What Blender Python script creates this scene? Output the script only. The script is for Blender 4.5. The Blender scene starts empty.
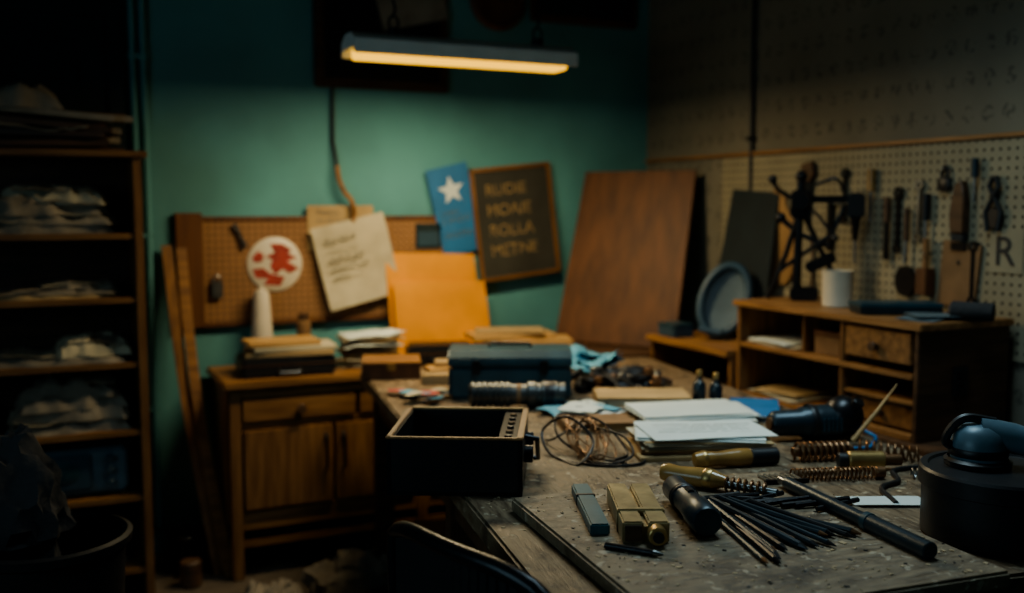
import bpy, bmesh, math, random
from mathutils import Vector, Matrix, Euler, noise
random.seed(7)
R=math.radians
# ------------------------------------------------------------ materials
def newmat(name):
    m=bpy.data.materials.new(name); m.use_nodes=True
    nt=m.node_tree; b=nt.nodes['Principled BSDF']
    return m,nt,b
def N(nt,t,**k):
    n=nt.nodes.new(t)
    for a,v in k.items(): setattr(n,a,v)
    return n
def mat(name,col,rough=.6,metal=0,var=.25,scale=12,bump=.15,bscale=60,col2=None,spec=None,stretch=None):
    m,nt,b=newmat(name)
    tc=N(nt,'ShaderNodeTexCoord'); mp=N(nt,'ShaderNodeMapping')
    if stretch: mp.inputs['Scale'].default_value=stretch
    nt.links.new(tc.outputs['Object'],mp.inputs['Vector'])
    no=N(nt,'ShaderNodeTexNoise'); no.inputs['Scale'].default_value=scale; no.inputs['Detail'].default_value=6
    nt.links.new(mp.outputs[0],no.inputs['Vector'])
    cr=N(nt,'ShaderNodeValToRGB')
    c2=col2 or tuple(c*(1-var) for c in col)
    cr.color_ramp.elements[0].position=.35; cr.color_ramp.elements[1].position=.68
    cr.color_ramp.elements[0].color=(*c2,1); cr.color_ramp.elements[1].color=(*col,1)
    nt.links.new(no.outputs['Fac'],cr.inputs[0]); nt.links.new(cr.outputs[0],b.inputs['Base Color'])
    b.inputs['Roughness'].default_value=rough; b.inputs['Metallic'].default_value=metal
    if spec is not None: b.inputs['Specular IOR Level'].default_value=spec
    if bump:
        n2=N(nt,'ShaderNodeTexNoise'); n2.inputs['Scale'].default_value=bscale; n2.inputs['Detail'].default_value=4
        nt.links.new(mp.outputs[0],n2.inputs['Vector'])
        bu=N(nt,'ShaderNodeBump'); bu.inputs['Strength'].default_value=bump; bu.inputs['Distance'].default_value=.01
        nt.links.new(n2.outputs['Fac'],bu.inputs['Height']); nt.links.new(bu.outputs[0],b.inputs['Normal'])
    return m
def wood(name,c1,c2,rough=.5,axis='X',scale=1.0):
    st={'X':(2*scale,18*scale,18*scale),'Y':(18*scale,2*scale,18*scale),'Z':(18*scale,18*scale,2*scale)}[axis]
    return mat(name,c1,rough,0,scale=2.2,bump=.12,bscale=8,col2=c2,stretch=st)
def worn(name,light,dark,speck,stretch,rough=.5):
    # grimy worktop: stretched grain, blotches, pale chips and dark stains
    m,nt,b=newmat(name)
    tc=N(nt,'ShaderNodeTexCoord'); mp=N(nt,'ShaderNodeMapping'); mp.inputs['Scale'].default_value=stretch
    nt.links.new(tc.outputs['Object'],mp.inputs['Vector'])
    def ramp(sc,det,p0,p1,vec):
        no=N(nt,'ShaderNodeTexNoise'); no.inputs['Scale'].default_value=sc; no.inputs['Detail'].default_value=det; no.inputs['Roughness'].default_value=.65
        nt.links.new(vec,no.inputs['Vector'])
        r=N(nt,'ShaderNodeMapRange'); r.inputs['From Min'].default_value=p0; r.inputs['From Max'].default_value=p1
        nt.links.new(no.outputs['Fac'],r.inputs['Value']); return r.outputs[0]
    a=ramp(6,8,.35,.68,mp.outputs[0]); s1=ramp(38,3,.60,.66,tc.outputs['Object']); s2=ramp(11,6,.50,.64,tc.outputs['Object'])
    def mix(f,c1,c2,k=1):
        x=N(nt,'ShaderNodeMix',data_type='RGBA')
        if k!=1:
            mm=N(nt,'ShaderNodeMath',operation='MULTIPLY'); mm.inputs[1].default_value=k; nt.links.new(f,mm.inputs[0]); f=mm.outputs[0]
        nt.links.new(f,x.inputs[0])
        for i,c in ((6,c1),(7,c2)):
            if isinstance(c,tuple): x.inputs[i].default_value=(*c,1)
            else: nt.links.new(c,x.inputs[i])
        return x.outputs[2]
    c=mix(a,dark,light); c=mix(s2,c,tuple(v*.4 for v in dark),.8); c=mix(s1,c,speck,.6)
    nt.links.new(c,b.inputs['Base Color'])
    rr=N(nt,'ShaderNodeMapRange'); rr.inputs['To Min'].default_value=rough-.12; rr.inputs['To Max'].default_value=rough+.2
    nt.links.new(a,rr.inputs['Value']); nt.links.new(rr.outputs[0],b.inputs['Roughness'])
    bu=N(nt,'ShaderNodeBump'); bu.inputs['Strength'].default_value=.4; bu.inputs['Distance'].default_value=.004
    ad=N(nt,'ShaderNodeMath',operation='ADD'); nt.links.new(a,ad.inputs[0]); nt.links.new(s1,ad.inputs[1])
    nt.links.new(ad.outputs[0],bu.inputs['Height']); nt.links.new(bu.outputs[0],b.inputs['Normal'])
    return m
def pegmat(name,base,hole,pitch,rad,axes,var=.25):
    m,nt,b=newmat(name)
    tc=N(nt,'ShaderNodeTexCoord')
    sc=N(nt,'ShaderNodeVectorMath',operation='SCALE'); sc.inputs['Scale'].default_value=1/pitch
    nt.links.new(tc.outputs['Object'],sc.inputs[0])
    fr=N(nt,'ShaderNodeVectorMath',operation='FRACTION'); nt.links.new(sc.outputs[0],fr.inputs[0])
    ms=N(nt,'ShaderNodeVectorMath',operation='MULTIPLY'); ms.inputs[1].default_value=axes
    nt.links.new(fr.outputs[0],ms.inputs[0])
    ds=N(nt,'ShaderNodeVectorMath',operation='DISTANCE'); ds.inputs[1].default_value=tuple(.5*a for a in axes)
    nt.links.new(ms.outputs[0],ds.inputs[0])
    lt=N(nt,'ShaderNodeMath',operation='LESS_THAN'); lt.inputs[1].default_value=rad/pitch
    nt.links.new(ds.outputs['Value'],lt.inputs[0])
    no=N(nt,'ShaderNodeTexNoise'); no.inputs['Scale'].default_value=5; no.inputs['Detail'].default_value=5
    nt.links.new(tc.outputs['Object'],no.inputs['Vector'])
    cr=N(nt,'ShaderNodeValToRGB'); cr.color_ramp.elements[0].position=.3; cr.color_ramp.elements[1].position=.7
    cr.color_ramp.elements[0].color=(*[c*(1-var) for c in base],1); cr.color_ramp.elements[1].color=(*base,1)
    nt.links.new(no.outputs['Fac'],cr.inputs[0])
    mx=N(nt,'ShaderNodeMix',data_type='RGBA'); nt.links.new(lt.outputs[0],mx.inputs[0])
    nt.links.new(cr.outputs[0],mx.inputs[6]); mx.inputs[7].default_value=(*hole,1)
    nt.links.new(mx.outputs[2],b.inputs['Base Color']); b.inputs['Roughness'].default_value=.75
    return m
def wallpaper(name,base,ink):
    m,nt,b=newmat(name)
    tc=N(nt,'ShaderNodeTexCoord')
    sc=N(nt,'ShaderNodeMapping'); sc.inputs['Scale'].default_value=(1,13,9)
    nt.links.new(tc.outputs['Object'],sc.inputs['Vector'])
    fr=N(nt,'ShaderNodeVectorMath',operation='FRACTION'); nt.links.new(sc.outputs[0],fr.inputs[0])
    ms=N(nt,'ShaderNodeVectorMath',operation='MULTIPLY'); ms.inputs[1].default_value=(0,1,1.2); nt.links.new(fr.outputs[0],ms.inputs[0])
    ds=N(nt,'ShaderNodeVectorMath',operation='DISTANCE'); ds.inputs[1].default_value=(0,.5,.6); nt.links.new(ms.outputs[0],ds.inputs[0])
    lt=N(nt,'ShaderNodeMath',operation='LESS_THAN'); lt.inputs[1].default_value=.3; nt.links.new(ds.outputs['Value'],lt.inputs[0])
    no=N(nt,'ShaderNodeTexNoise'); no.inputs['Scale'].default_value=60; no.inputs['Detail'].default_value=1
    nt.links.new(tc.outputs['Object'],no.inputs['Vector'])
    gt=N(nt,'ShaderNodeMath',operation='GREATER_THAN'); gt.inputs[1].default_value=.53; nt.links.new(no.outputs['Fac'],gt.inputs[0])
    mu=N(nt,'ShaderNodeMath',operation='MULTIPLY'); nt.links.new(lt.outputs[0],mu.inputs[0]); nt.links.new(gt.outputs[0],mu.inputs[1])
    m2=N(nt,'ShaderNodeMath',operation='MULTIPLY'); nt.links.new(mu.outputs[0],m2.inputs[0]); m2.inputs[1].default_value=.5
    n2=N(nt,'ShaderNodeTexNoise'); n2.inputs['Scale'].default_value=2.5; n2.inputs['Detail'].default_value=6
    nt.links.new(tc.outputs['Object'],n2.inputs['Vector'])
    cr=N(nt,'ShaderNodeValToRGB'); cr.color_ramp.elements[0].position=.3; cr.color_ramp.elements[1].position=.7
    cr.color_ramp.elements[0].color=(*[c*.7 for c in base],1); cr.color_ramp.elements[1].color=(*base,1)
    nt.links.new(n2.outputs['Fac'],cr.inputs[0])
    mx=N(nt,'ShaderNodeMix',data_type='RGBA'); nt.links.new(m2.outputs[0],mx.inputs[0])
    nt.links.new(cr.outputs[0],mx.inputs[6]); mx.inputs[7].default_value=(*ink,1)
    nt.links.new(mx.outputs[2],b.inputs['Base Color']); b.inputs['Roughness'].default_value=.8
    return m
def emis(name,col,s):
    m,nt,b=newmat(name); b.inputs['Base Color'].default_value=(*col,1)
    b.inputs['Emission Color'].default_value=(*col,1); b.inputs['Emission Strength'].default_value=s
    return m

M_teal=mat('teal_wall_paint',(.115,.33,.345),.75,var=.25,scale=2.5,bump=.2,bscale=14)
M_tealdark=mat('dark_teal_paint',(.012,.030,.034),.85,bump=.1)
M_slate=mat('dark_slate',(.010,.020,.023),.8,bump=.05)
M_floor=mat('dirty_floor',(.14,.11,.08),.7,var=.5,scale=6,bump=.2)
M_ceil=mat('ceiling_paint',(.10,.12,.12),.9)
M_wp=wallpaper('printed_wallpaper',(.22,.20,.15),(.035,.035,.03))
M_pegR=pegmat('cream_pegboard',(.31,.275,.185),(.03,.027,.02),.03,.0055,(0,1,1))
M_pegB=pegmat('brown_pegboard',(.30,.16,.075),(.05,.022,.01),.027,.005,(1,0,1))
M_wo=wood('orange_wood',(.30,.15,.055),(.155,.072,.025),.5,'X')
M_woz=wood('orange_wood_v',(.28,.14,.054),(.145,.068,.025),.5,'Z')
M_woy=wood('orange_wood_y',(.35,.18,.07),(.185,.088,.03),.48,'Y')
M_dw=wood('dark_wood',(.11,.055,.026),(.05,.025,.012),.55,'X')
M_ply=wood('brown_plywood',(.145,.058,.021),(.085,.034,.013),.6,'Z',.5)
M_lw=wood('light_wood',(.55,.36,.16),(.40,.24,.10),.5,'X')
M_lwz=wood('light_wood_v',(.36,.22,.10),(.26,.15,.065),.5,'Z')
M_bench=worn('worn_bench_top',(.27,.195,.115),(.10,.068,.042),(.48,.40,.28),(14,2,10),.5)
M_slab=worn('worn_board_top',(.33,.255,.165),(.15,.11,.07),(.58,.50,.38),(3,12,10),.48)
M_dust=mat('wood_chips',(.55,.42,.26),.8,bump=0)
M_blk=mat('black_plastic',(.016,.017,.019),.42,bump=.05)
M_blkm=mat('black_metal',(.024,.025,.028),.32,.6,bump=.05)
M_cloth=mat('dark_cloth',(.03,.032,.035),.9,bump=.3)
M_steel=mat('grey_steel',(.30,.31,.31),.32,.9,var=.35,bump=.03)
M_lens=mat('lens_barrel',(.13,.14,.14),.38,.8,var=.4,bump=.03)
M_rust=mat('brown_steel',(.26,.14,.07),.38,.75,var=.4,bump=.06)
M_brass=mat('brass',(.50,.34,.14),.35,.7,var=.4,bump=.06)
M_brassblk=mat('aged_brass_block',(.44,.33,.17),.42,.3,var=.4,scale=20,bump=.1)
M_amber=mat('amber_plastic',(.40,.23,.075),.22,0,var=.4,bump=0)
M_tealm=mat('teal_metal',(.035,.125,.155),.4,.1,var=.3,bump=.05)
M_btool=mat('dark_blue_metal',(.028,.08,.105),.4,.15,var=.35,bump=.05)
M_gun=mat('gunmetal',(.026,.046,.060),.36,.3,var=.3,bump=.05)
M_sander=mat('sander_shell',(.13,.21,.26),.4,.1,var=.3,bump=.03)
M_blue=mat('blue_print',(.03,.17,.38),.6,var=.2,bump=0)
M_bluec=mat('blue_cloth',(.12,.36,.50),.85,var=.35,bump=.15)
M_bluep=mat('blue_grey_plastic',(.035,.075,.11),.45,var=.2,bump=0)
M_bluep2=mat('pale_blue_plastic',(.11,.155,.175),.5,var=.25,bump=0)
M_paper=mat('white_paper',(.60,.66,.63),.8,var=.1,scale=6,bump=.03)
M_cream=mat('cream_paper',(.52,.47,.34),.8,var=.25,scale=6,bump=.03)
M_tan=mat('tan_paper',(.46,.33,.17),.75,var=.3,scale=6,bump=.03)
M_rag=mat('grey_rag',(.31,.27,.21),.9,var=.4,scale=8,bump=.2)
M_orange=mat('orange_board',(.78,.33,.04),.6,var=.2,scale=5,bump=.03)
M_red=mat('red_print',(.40,.06,.05),.6,bump=0,var=.4,scale=25)
M_chalk=mat('chalkboard_slate',(.05,.05,.04),.8,var=.4,scale=5,bump=0)
M_chalkt=mat('chalk_writing',(.36,.25,.12),.9,var=.5,scale=30,bump=0)
M_ink=mat('dark_ink',(.05,.045,.04),.8,bump=0)
M_fade=mat('faded_ink',(.20,.19,.16),.8,bump=0)
M_white=mat('white_enamel',(.62,.57,.46),.45,var=.1,bump=0)
M_lampw=mat('lamp_enamel',(.80,.84,.82),.5,var=.1,bump=0)
M_glow=emis('lamp_diffuser',(1.0,.54,.035),1.7)
M_brown=mat('brown_card',(.25,.145,.07),.75,var=.3,bump=.05)
M_glass=mat('dark_bottle_glass',(.02,.035,.045),.12,0,bump=0)
M_fillpane=emis('added_fill_pane',(.35,.65,.75),.6)  # glowing pane for the added window, part of the fill

# ------------------------------------------------------------ builder
class B:
    def __init__(s,name,loc=(0,0,0),rz=0,rot=None):
        s.name=name; s.bm=bmesh.new(); s.mats=[]; s.loc=Vector(loc)
        s.rot=rot or Euler((0,0,R(rz)))
    def mi(s,m):
        if m not in s.mats: s.mats.append(m)
        return s.mats.index(m)
    def merge(s,t,m):
        i=s.mi(m)
        for f in t.faces: f.material_index=i
        me=bpy.data.meshes.new('tmp'); t.to_mesh(me); t.free()
        s.bm.from_mesh(me); bpy.data.meshes.remove(me)
    def box(s,x0,x1,y0,y1,z0,z1,m,bev=.003,rot=None,piv=None):
        t=bmesh.new(); bmesh.ops.create_cube(t,size=1)
        for v in t.verts: v.co=Vector(((x0+x1)/2+v.co.x*(x1-x0),(y0+y1)/2+v.co.y*(y1-y0),(z0+z1)/2+v.co.z*(z1-z0)))
        bev=min(bev,.3*min(abs(x1-x0),abs(y1-y0),abs(z1-z0)))
        if bev>0: bmesh.ops.bevel(t,geom=t.edges[:],offset=bev,segments=2,affect='EDGES')
        if rot:
            c=Vector(piv) if piv else Vector(((x0+x1)/2,(y0+y1)/2,(z0+z1)/2))
            mm=Euler([R(a) for a in rot]).to_matrix()
            for v in t.verts: v.co=c+mm@(v.co-c)
        s.merge(t,m); return s
    def prism(s,pts,depth,m,bev=.002,y0=0):
        t=bmesh.new(); vs=[t.verts.new((p[0],y0,p[1])) for p in pts]
        f=t.faces.new(vs); r=bmesh.ops.extrude_face_region(t,geom=[f])
        for v in r['geom']:
            if isinstance(v,bmesh.types.BMVert): v.co.y-=depth
        bmesh.ops.recalc_face_normals(t,faces=t.faces[:])
        if bev: bmesh.ops.bevel(t,geom=t.edges[:],offset=bev,segments=1,affect='EDGES')
        s.merge(t,m); return s
    def lathe(s,prof,m,p0=(0,0,0),p1=None,seg=28,sx=1,sy=1):
        p0=Vector(p0); ax=(Vector(p1)-p0).normalized() if p1 is not None else Vector((0,0,1))
        q=Vector((0,0,1)).rotation_difference(ax)
        t=bmesh.new(); rings=[]
        for r,h in prof:
            if r<1e-5: rings.append([t.verts.new(p0+q@Vector((0,0,h)))])
            else: rings.append([t.verts.new(p0+q@Vector((r*sx*math.cos(2*math.pi*k/seg),r*sy*math.sin(2*math.pi*k/seg),h))) for k in range(seg)])
        for a,b in zip(rings,rings[1:]):
            for k in range(seg):
                k2=(k+1)%seg
                if len(a)==1 and len(b)==1: continue
                if len(a)==1: t.faces.new((a[0],b[k],b[k2]))
                elif len(b)==1: t.faces.new((a[k],a[k2],b[0]))
                else: t.faces.new((a[k],a[k2],b[k2],b[k]))
        bmesh.ops.recalc_face_normals(t,faces=t.faces[:])
        s.merge(t,m); return s
    def cyl(s,p0,p1,r0,m,r1=None,seg=24,bev=None):
        r1=r0 if r1 is None else r1
        L=(Vector(p1)-Vector(p0)).length; e=bev if bev is not None else min(r0,r1,L/2)*.15
        return s.lathe([(0,0),(r0-e,0),(r0,e),(r1,L-e),(r1-e,L),(0,L)],m,p0,p1,seg)
    def ball(s,c,r,m,sc=(1,1,1),seg=20):
        t=bmesh.new(); bmesh.ops.create_uvsphere(t,u_segments=seg,v_segments=seg//2,radius=r)
        for v in t.verts: v.co=Vector(c)+Vector((v.co.x*sc[0],v.co.y*sc[1],v.co.z*sc[2]))
        s.merge(t,m); return s
    def tube(s,pts,r,m,seg=8,closed=False,flat=None):
        pts=[Vector(p) for p in pts]; t=bmesh.new(); n=len(pts); rings=[]; up=None
        for i,p in enumerate(pts):
            if closed: tan=(pts[(i+1)%n]-pts[i-1])
            else: tan=(pts[min(i+1,n-1)]-pts[max(i-1,0)])
            tan.normalize()
            if up is None:
                up=Vector((0,0,1)) if abs(tan.z)<.9 else Vector((1,0,0))
            up=(up-tan*up.dot(tan)).normalized(); sd=tan.cross(up)
            if flat:
                rings.append([t.verts.new(p+up*a*flat[0]+sd*c*flat[1]) for a,c in ((-1,-1),(1,-1),(1,1),(-1,1))]); continue
            rr=r[i] if isinstance(r,(list,tuple)) else r
            rings.append([t.verts.new(p+up*rr*math.cos(2*math.pi*k/seg)+sd*rr*math.sin(2*math.pi*k/seg)) for k in range(seg)])
        if flat: seg=4
        rg=range(n if closed else n-1)
        for i in rg:
            a,b=rings[i],rings[(i+1)%n]
            for k in range(seg): t.faces.new((a[k],a[(k+1)%seg],b[(k+1)%seg],b[k]))
        if not closed:
            t.faces.new(rings[0][::-1]); t.faces.new(rings[-1])
        bmesh.ops.recalc_face_normals(t,faces=t.faces[:])
        s.merge(t,m); return s
    def curve(s,ctrl,r,m,n=8,seg=8):
        P=[Vector(p) for p in ctrl]; P=[P[0]*2-P[1]]+P+[P[-1]*2-P[-2]]; out=[]
        for i in range(1,len(P)-2):
            a,b,c,d=P[i-1:i+3]
            for k in range(n):
                u=k/n; out.append(.5*((2*b)+(c-a)*u+(2*a-5*b+4*c-d)*u*u+(3*b-a-3*c+d)*u**3))
        out.append(P[-2]); return s.tube(out,r,m,seg)
    def spring(s,p0,p1,R0,turns,wr,m,R1=None):
        p0=Vector(p0);p1=Vector(p1);ax=p1-p0;L=ax.length;q=Vector((0,0,1)).rotation_difference(ax.normalized())
        R1=R0 if R1 is None else R1; n=int(turns*14); pts=[]
        for i in range(n+1):
            u=i/n; a=2*math.pi*turns*u; rr=R0+(R1-R0)*u
            pts.append(p0+q@Vector((rr*math.cos(a),rr*math.sin(a),L*u)))
        return s.tube(pts,wr,m,6)
    def sheet(s,cx,cy,z,w,d,m,rz=0,crump=0,thick=.0015,seed=0,curl=0,res=10,fr=6):
        t=bmesh.new(); a=R(rz); vs={}
        for i in range(res+1):
            for j in range(res+1):
                x=(i/res-.5)*w; y=(j/res-.5)*d
                h=crump*(.5+.5*noise.noise(Vector((x*fr+seed*3.1,y*fr,seed*1.7)))*1.6+.25*noise.noise(Vector((x*fr*3,y*fr*3+seed,seed)))) if crump else 0
                h=max(h,0)+curl*((i/res)**3)
                vs[i,j]=(x*math.cos(a)-y*math.sin(a)+cx,x*math.sin(a)+y*math.cos(a)+cy,z+h)
        tv={k:t.verts.new(v) for k,v in vs.items()}; bv={k:t.verts.new((v[0],v[1],v[2]+thick)) for k,v in vs.items()}
        for i in range(res):
            for j in range(res):
                t.faces.new((tv[i,j],tv[i,j+1],tv[i+1,j+1],tv[i+1,j]))
                t.faces.new((bv[i,j],bv[i+1,j],bv[i+1,j+1],bv[i,j+1]))
        for i in range(res):
            for j in (0,res):
                t.faces.new((tv[i,j],tv[i+1,j],bv[i+1,j],bv[i,j])); t.faces.new((tv[j,i],tv[j,i+1],bv[j,i+1],bv[j,i]))
        bmesh.ops.recalc_face_normals(t,faces=t.faces[:])
        s.merge(t,m); return s
    def lump(s,c,sx,sy,sz,m,amp=.35,fr=2.2,seed=0,sub=4):
        t=bmesh.new(); bmesh.ops.create_icosphere(t,subdivisions=sub,radius=1)
        for v in t.verts:
            p=v.co.copy(); k=1+amp*noise.noise(p*fr+Vector((seed*5.3,seed,0)))+amp*.5*(1-abs(noise.noise(p*fr*2.3+Vector((seed,0,seed)))*2))
            p*=k; z=max(p.z,-.05)
            v.co=Vector((c[0]+p.x*sx,c[1]+p.y*sy,c[2]+z*sz+.05*sz))
        s.merge(t,m); return s
    def fold(s,cx,cy,z,w,d,h,m,rz=0,seed=0,res=24):
        # slumped cloth / crumpled paper bundle: irregular outline, wrinkled draped surface
        t=bmesh.new(); a=R(rz); g={}
        for i in range(res+1):
            for j in range(res+1):
                u=i/res*2-1; v=j/res*2-1
                e=(1-abs(u)**6)*(1-abs(v)**6)
                x=u*w/2*(1+.22*noise.noise(Vector((v*2.5,seed,1)))); y=v*d/2*(1+.2*noise.noise(Vector((u*2.5,seed,5))))
                rid=1-abs(noise.noise(Vector((u*3+seed,v*2.2,seed+3)))*2.4)
                hh=max(0,h*(e**.4)*(.55+.55*noise.noise(Vector((u*1.6+seed*2,v*1.2,seed)))+.42*rid))
                g[i,j]=(x*math.cos(a)-y*math.sin(a)+cx,x*math.sin(a)+y*math.cos(a)+cy,z,hh)
        tp={k:t.verts.new((q[0],q[1],q[2]+q[3]+.001)) for k,q in g.items()}; bt={k:t.verts.new((q[0],q[1],q[2])) for k,q in g.items()}
        for i in range(res):
            for j in range(res):
                t.faces.new((tp[i,j],tp[i+1,j],tp[i+1,j+1],tp[i,j+1])); t.faces.new((bt[i,j],bt[i,j+1],bt[i+1,j+1],bt[i+1,j]))
        for i in range(res):
            for j in (0,res):
                t.faces.new((tp[i,j],tp[i+1,j],bt[i+1,j],bt[i,j])); t.faces.new((tp[j,i],tp[j,i+1],bt[j,i+1],bt[j,i]))
        bmesh.ops.recalc_face_normals(t,faces=t.faces[:]); s.merge(t,m); return s
    def chips(s,n,x0,x1,y0,y1,z,m):
        t=bmesh.new()
        for k in range(n):
            x,y=random.uniform(x0,x1),random.uniform(y0,y1)
            s_=random.uniform(.001,.0036)*(2 if random.random()<.07 else 1); an=random.uniform(0,6.28); q=random.uniform(.3,1); P=[]
            for dx,dy in ((-1,-1),(1,-1),(1,1),(-1,1)):
                X=dx*s_; Y=dy*s_*q; P.append((x+X*math.cos(an)-Y*math.sin(an),y+X*math.sin(an)+Y*math.cos(an)))
            lo=[t.verts.new((p[0],p[1],z)) for p in P]; hi=[t.verts.new((p[0],p[1],z+random.uniform(.0008,.002))) for p in P]
            t.faces.new(hi); t.faces.new(lo[::-1])
            for i in range(4): t.faces.new((lo[i],lo[(i+1)%4],hi[(i+1)%4],hi[i]))
        s.merge(t,m); return s
    def done(s,parent=None,sharp=38):
        me=bpy.data.meshes.new(s.name); s.bm.to_mesh(me); s.bm.free()
        for m in s.mats: me.materials.append(m)
        me.polygons.foreach_set('use_smooth',[True]*len(me.polygons)); me.set_sharp_from_angle(angle=R(sharp))
        o=bpy.data.objects.new(s.name,me); bpy.context.collection.objects.link(o)
        o.location=s.loc; o.rotation_euler=s.rot
        if parent: o.parent=parent
        return o
def text(name,body,size,m,parent,loc,rot=(90,0,0),ext=.0008,align='LEFT',sp=1.0,wob=0,shear=0):
    cu=bpy.data.curves.new(name,'FONT'); cu.body=body; cu.size=size; cu.extrude=ext; cu.align_x=align; cu.space_line=sp; cu.shear=shear
    tmp=bpy.data.objects.new('tmp',cu); bpy.context.collection.objects.link(tmp)
    bpy.context.view_layer.update()
    me=bpy.data.meshes.new_from_object(tmp); bpy.data.objects.remove(tmp)
    if wob:
        for v in me.vertices:
            n=noise.noise_vector(Vector((v.co.x*35,v.co.y*35,2))); v.co.x+=n.x*wob; v.co.y+=n.y*wob
    me.materials.clear(); me.materials.append(m)
    o=bpy.data.objects.new(name,me); bpy.context.collection.objects.link(o)
    o.parent=parent; o.location=loc; o.rotation_euler=[R(a) for a in rot]
    return o
def slabquad(name,pts,th,m):
    bm=bmesh.new(); P=[Vector(p) for p in pts]; n=(P[1]-P[0]).cross(P[3]-P[0]).normalized()
    v=[bm.verts.new(p) for p in P]+[bm.verts.new(p-n*th) for p in P]
    for f in ((0,1,2,3),(7,6,5,4),(0,4,5,1),(1,5,6,2),(2,6,7,3),(3,7,4,0)): bm.faces.new([v[i] for i in f])
    bmesh.ops.recalc_face_normals(bm,faces=bm.faces[:]); bmesh.ops.bevel(bm,geom=bm.edges[:],offset=min(.003,th*.3),segments=1,affect='EDGES')
    b=B(name); b.merge(bm,m); return b.done()

# ------------------------------------------------------------ room
B('floor').box(-1.8,2.9,-1.2,4.45,-.1,0,M_floor,0).done()
B('ceiling').box(-1.8,2.9,-1.2,4.45,2.7,2.8,M_ceil,0).done()
B('wall_back').box(-1.8,2.9,4.25,4.4,0,2.7,M_teal,0).done()
B('wall_right').box(2.72,2.9,-1.2,4.25,0,2.7,M_wp,0).done()
B('wall_left').box(-1.8,-1.65,-1.2,4.25,0,2.7,M_teal,0).done()
B('wall_front').box(-1.65,2.72,-1.2,-1.05,0,2.7,M_teal,0).done()
B('door_1').box(-.75,.24,4.21,4.248,0,2.15,M_tealdark).box(-.65,.14,4.20,4.215,1.2,2.0,M_tealdark).box(-.65,.14,4.20,4.215,.15,1.05,M_tealdark).done()
B('trim_1').box(.24,.30,4.20,4.248,0,2.7,M_tealdark).box(-.8,.24,4.20,4.248,2.15,2.7,M_tealdark).done()
B('baseboard_back').box(.42,2.72,4.23,4.249,0,.1,M_dw).done()
B('baseboard_right').box(2.70,2.719,-1.05,4.23,0,.1,M_dw).done()
B('added_fill_window').box(-1.648,-1.60,.25,1.95,1.05,1.11,M_dw).box(-1.648,-1.60,.25,1.95,2.19,2.25,M_dw).box(-1.648,-1.60,.25,.31,1.05,2.25,M_dw).box(-1.648,-1.60,1.89,1.95,1.05,2.25,M_dw).box(-1.648,-1.60,1.08,1.12,1.1,2.2,M_dw).box(-1.647,-1.635,.3,1.9,1.1,2.2,M_fillpane,0).done()  # unseen window added as a setting for the cool fill
p=B('conduit_pipes')
for x in (.335,.375):
    p.cyl((x,4.225,.12),(x,4.225,2.69),.013,M_teal,seg=16)
for z in (.6,1.3,2.0,2.5): p.box(.315,.395,4.215,4.249,z,z+.02,M_teal)
p.done()
B('trim_2').box(2.70,2.719,-1.05,4.24,1.64,1.655,M_woy).done()
B('pegboard').box(2.707,2.719,1.2,3.62,.95,1.635,M_pegR,0).done()
B('cable_conduit').cyl((2.705,3.42,1.05),(2.705,3.42,2.69),.009,M_blk,seg=12).box(2.69,2.706,3.40,3.44,1.7,1.72,M_blk).done()

# ------------------------------------------------------------ lamp
lx0,lx1,ly,lz=.965,1.815,3.4,1.955
l=B('strip_lamp')
t=bmesh.new()
sec=[(-.085,-.012),(-.085,.036),(-.035,.062),(.035,.062),(.085,.036),(.085,-.012),(.078,-.012),(.07,.010),(-.07,.010),(-.078,-.012)]
ra=[t.verts.new((lx0,ly+a,lz+b)) for a,b in sec]; rb=[t.verts.new((lx1,ly+a,lz+b)) for a,b in sec]
for k in range(len(sec)):
    k2=(k+1)%len(sec); t.faces.new((ra[k],ra[k2],rb[k2],rb[k]))
t.faces.new(ra); t.faces.new(rb[::-1]); bmesh.ops.recalc_face_normals(t,faces=t.faces[:])
l.merge(t,M_lampw)
t=bmesh.new(); sec=[(-.06,.010),(-.058,-.012),(-.045,-.022),(.045,-.022),(.058,-.012),(.06,.010)]
ra=[t.verts.new((lx0+.03,ly+a,lz+b)) for a,b in sec]; rb=[t.verts.new((lx1-.03,ly+a,lz+b)) for a,b in sec]
for k in range(len(sec)):
    k2=(k+1)%len(sec); t.faces.new((ra[k],ra[k2],rb[k2],rb[k]))
t.faces.new(ra); t.faces.new(rb[::-1]); bmesh.ops.recalc_face_normals(t,faces=t.faces[:])
l.merge(t,M_glow)
for x in (1.13,1.69):
    l.cyl((x,ly,lz+.058),(x,ly,lz+.09),.022,M_blkm)
    l.tube([(x+.018*math.sin(a),ly,lz+.11+.022*math.cos(a)) for a in [k*2*math.pi/14 for k in range(14)]],.004,M_blkm,6,True)
    l.tube([(x+.006*math.sin(k*1.1),ly+.006*math.cos(k*1.1),lz+.132+k*.0155) for k in range(40)],.0045,M_blkm,6)
    l.cyl((x,ly,2.66),(x,ly,2.7),.03,M_blkm)
l.done()
def area(name,loc,rot,sx,sy,e,col,spread=180):
    d=bpy.data.lights.new(name,'AREA'); d.shape='RECTANGLE'; d.size=sx; d.size_y=sy; d.energy=e; d.color=col; d.spread=R(spread)
    o=bpy.data.objects.new(name,d); o.location=loc; o.rotation_euler=[R(a) for a in rot]; bpy.context.collection.objects.link(o); return o
area('lamp_tube_light',((lx0+lx1)/2,ly,lz-.024),(0,0,0),.78,.08,23,(1,.80,.48))
area('cool_overhead_fill',(1.65,1.9,2.66),(0,0,0),.9,.5,9,(.66,.90,1.0),112)  # cool soft fill added above the bench, no fixture modelled
area('cool_left_fill',(-1.62,1.1,1.65),(90,0,-90),1.5,1.0,10,(.55,.85,1.0))  # cool fill added from the left, placed at the added window
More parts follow.
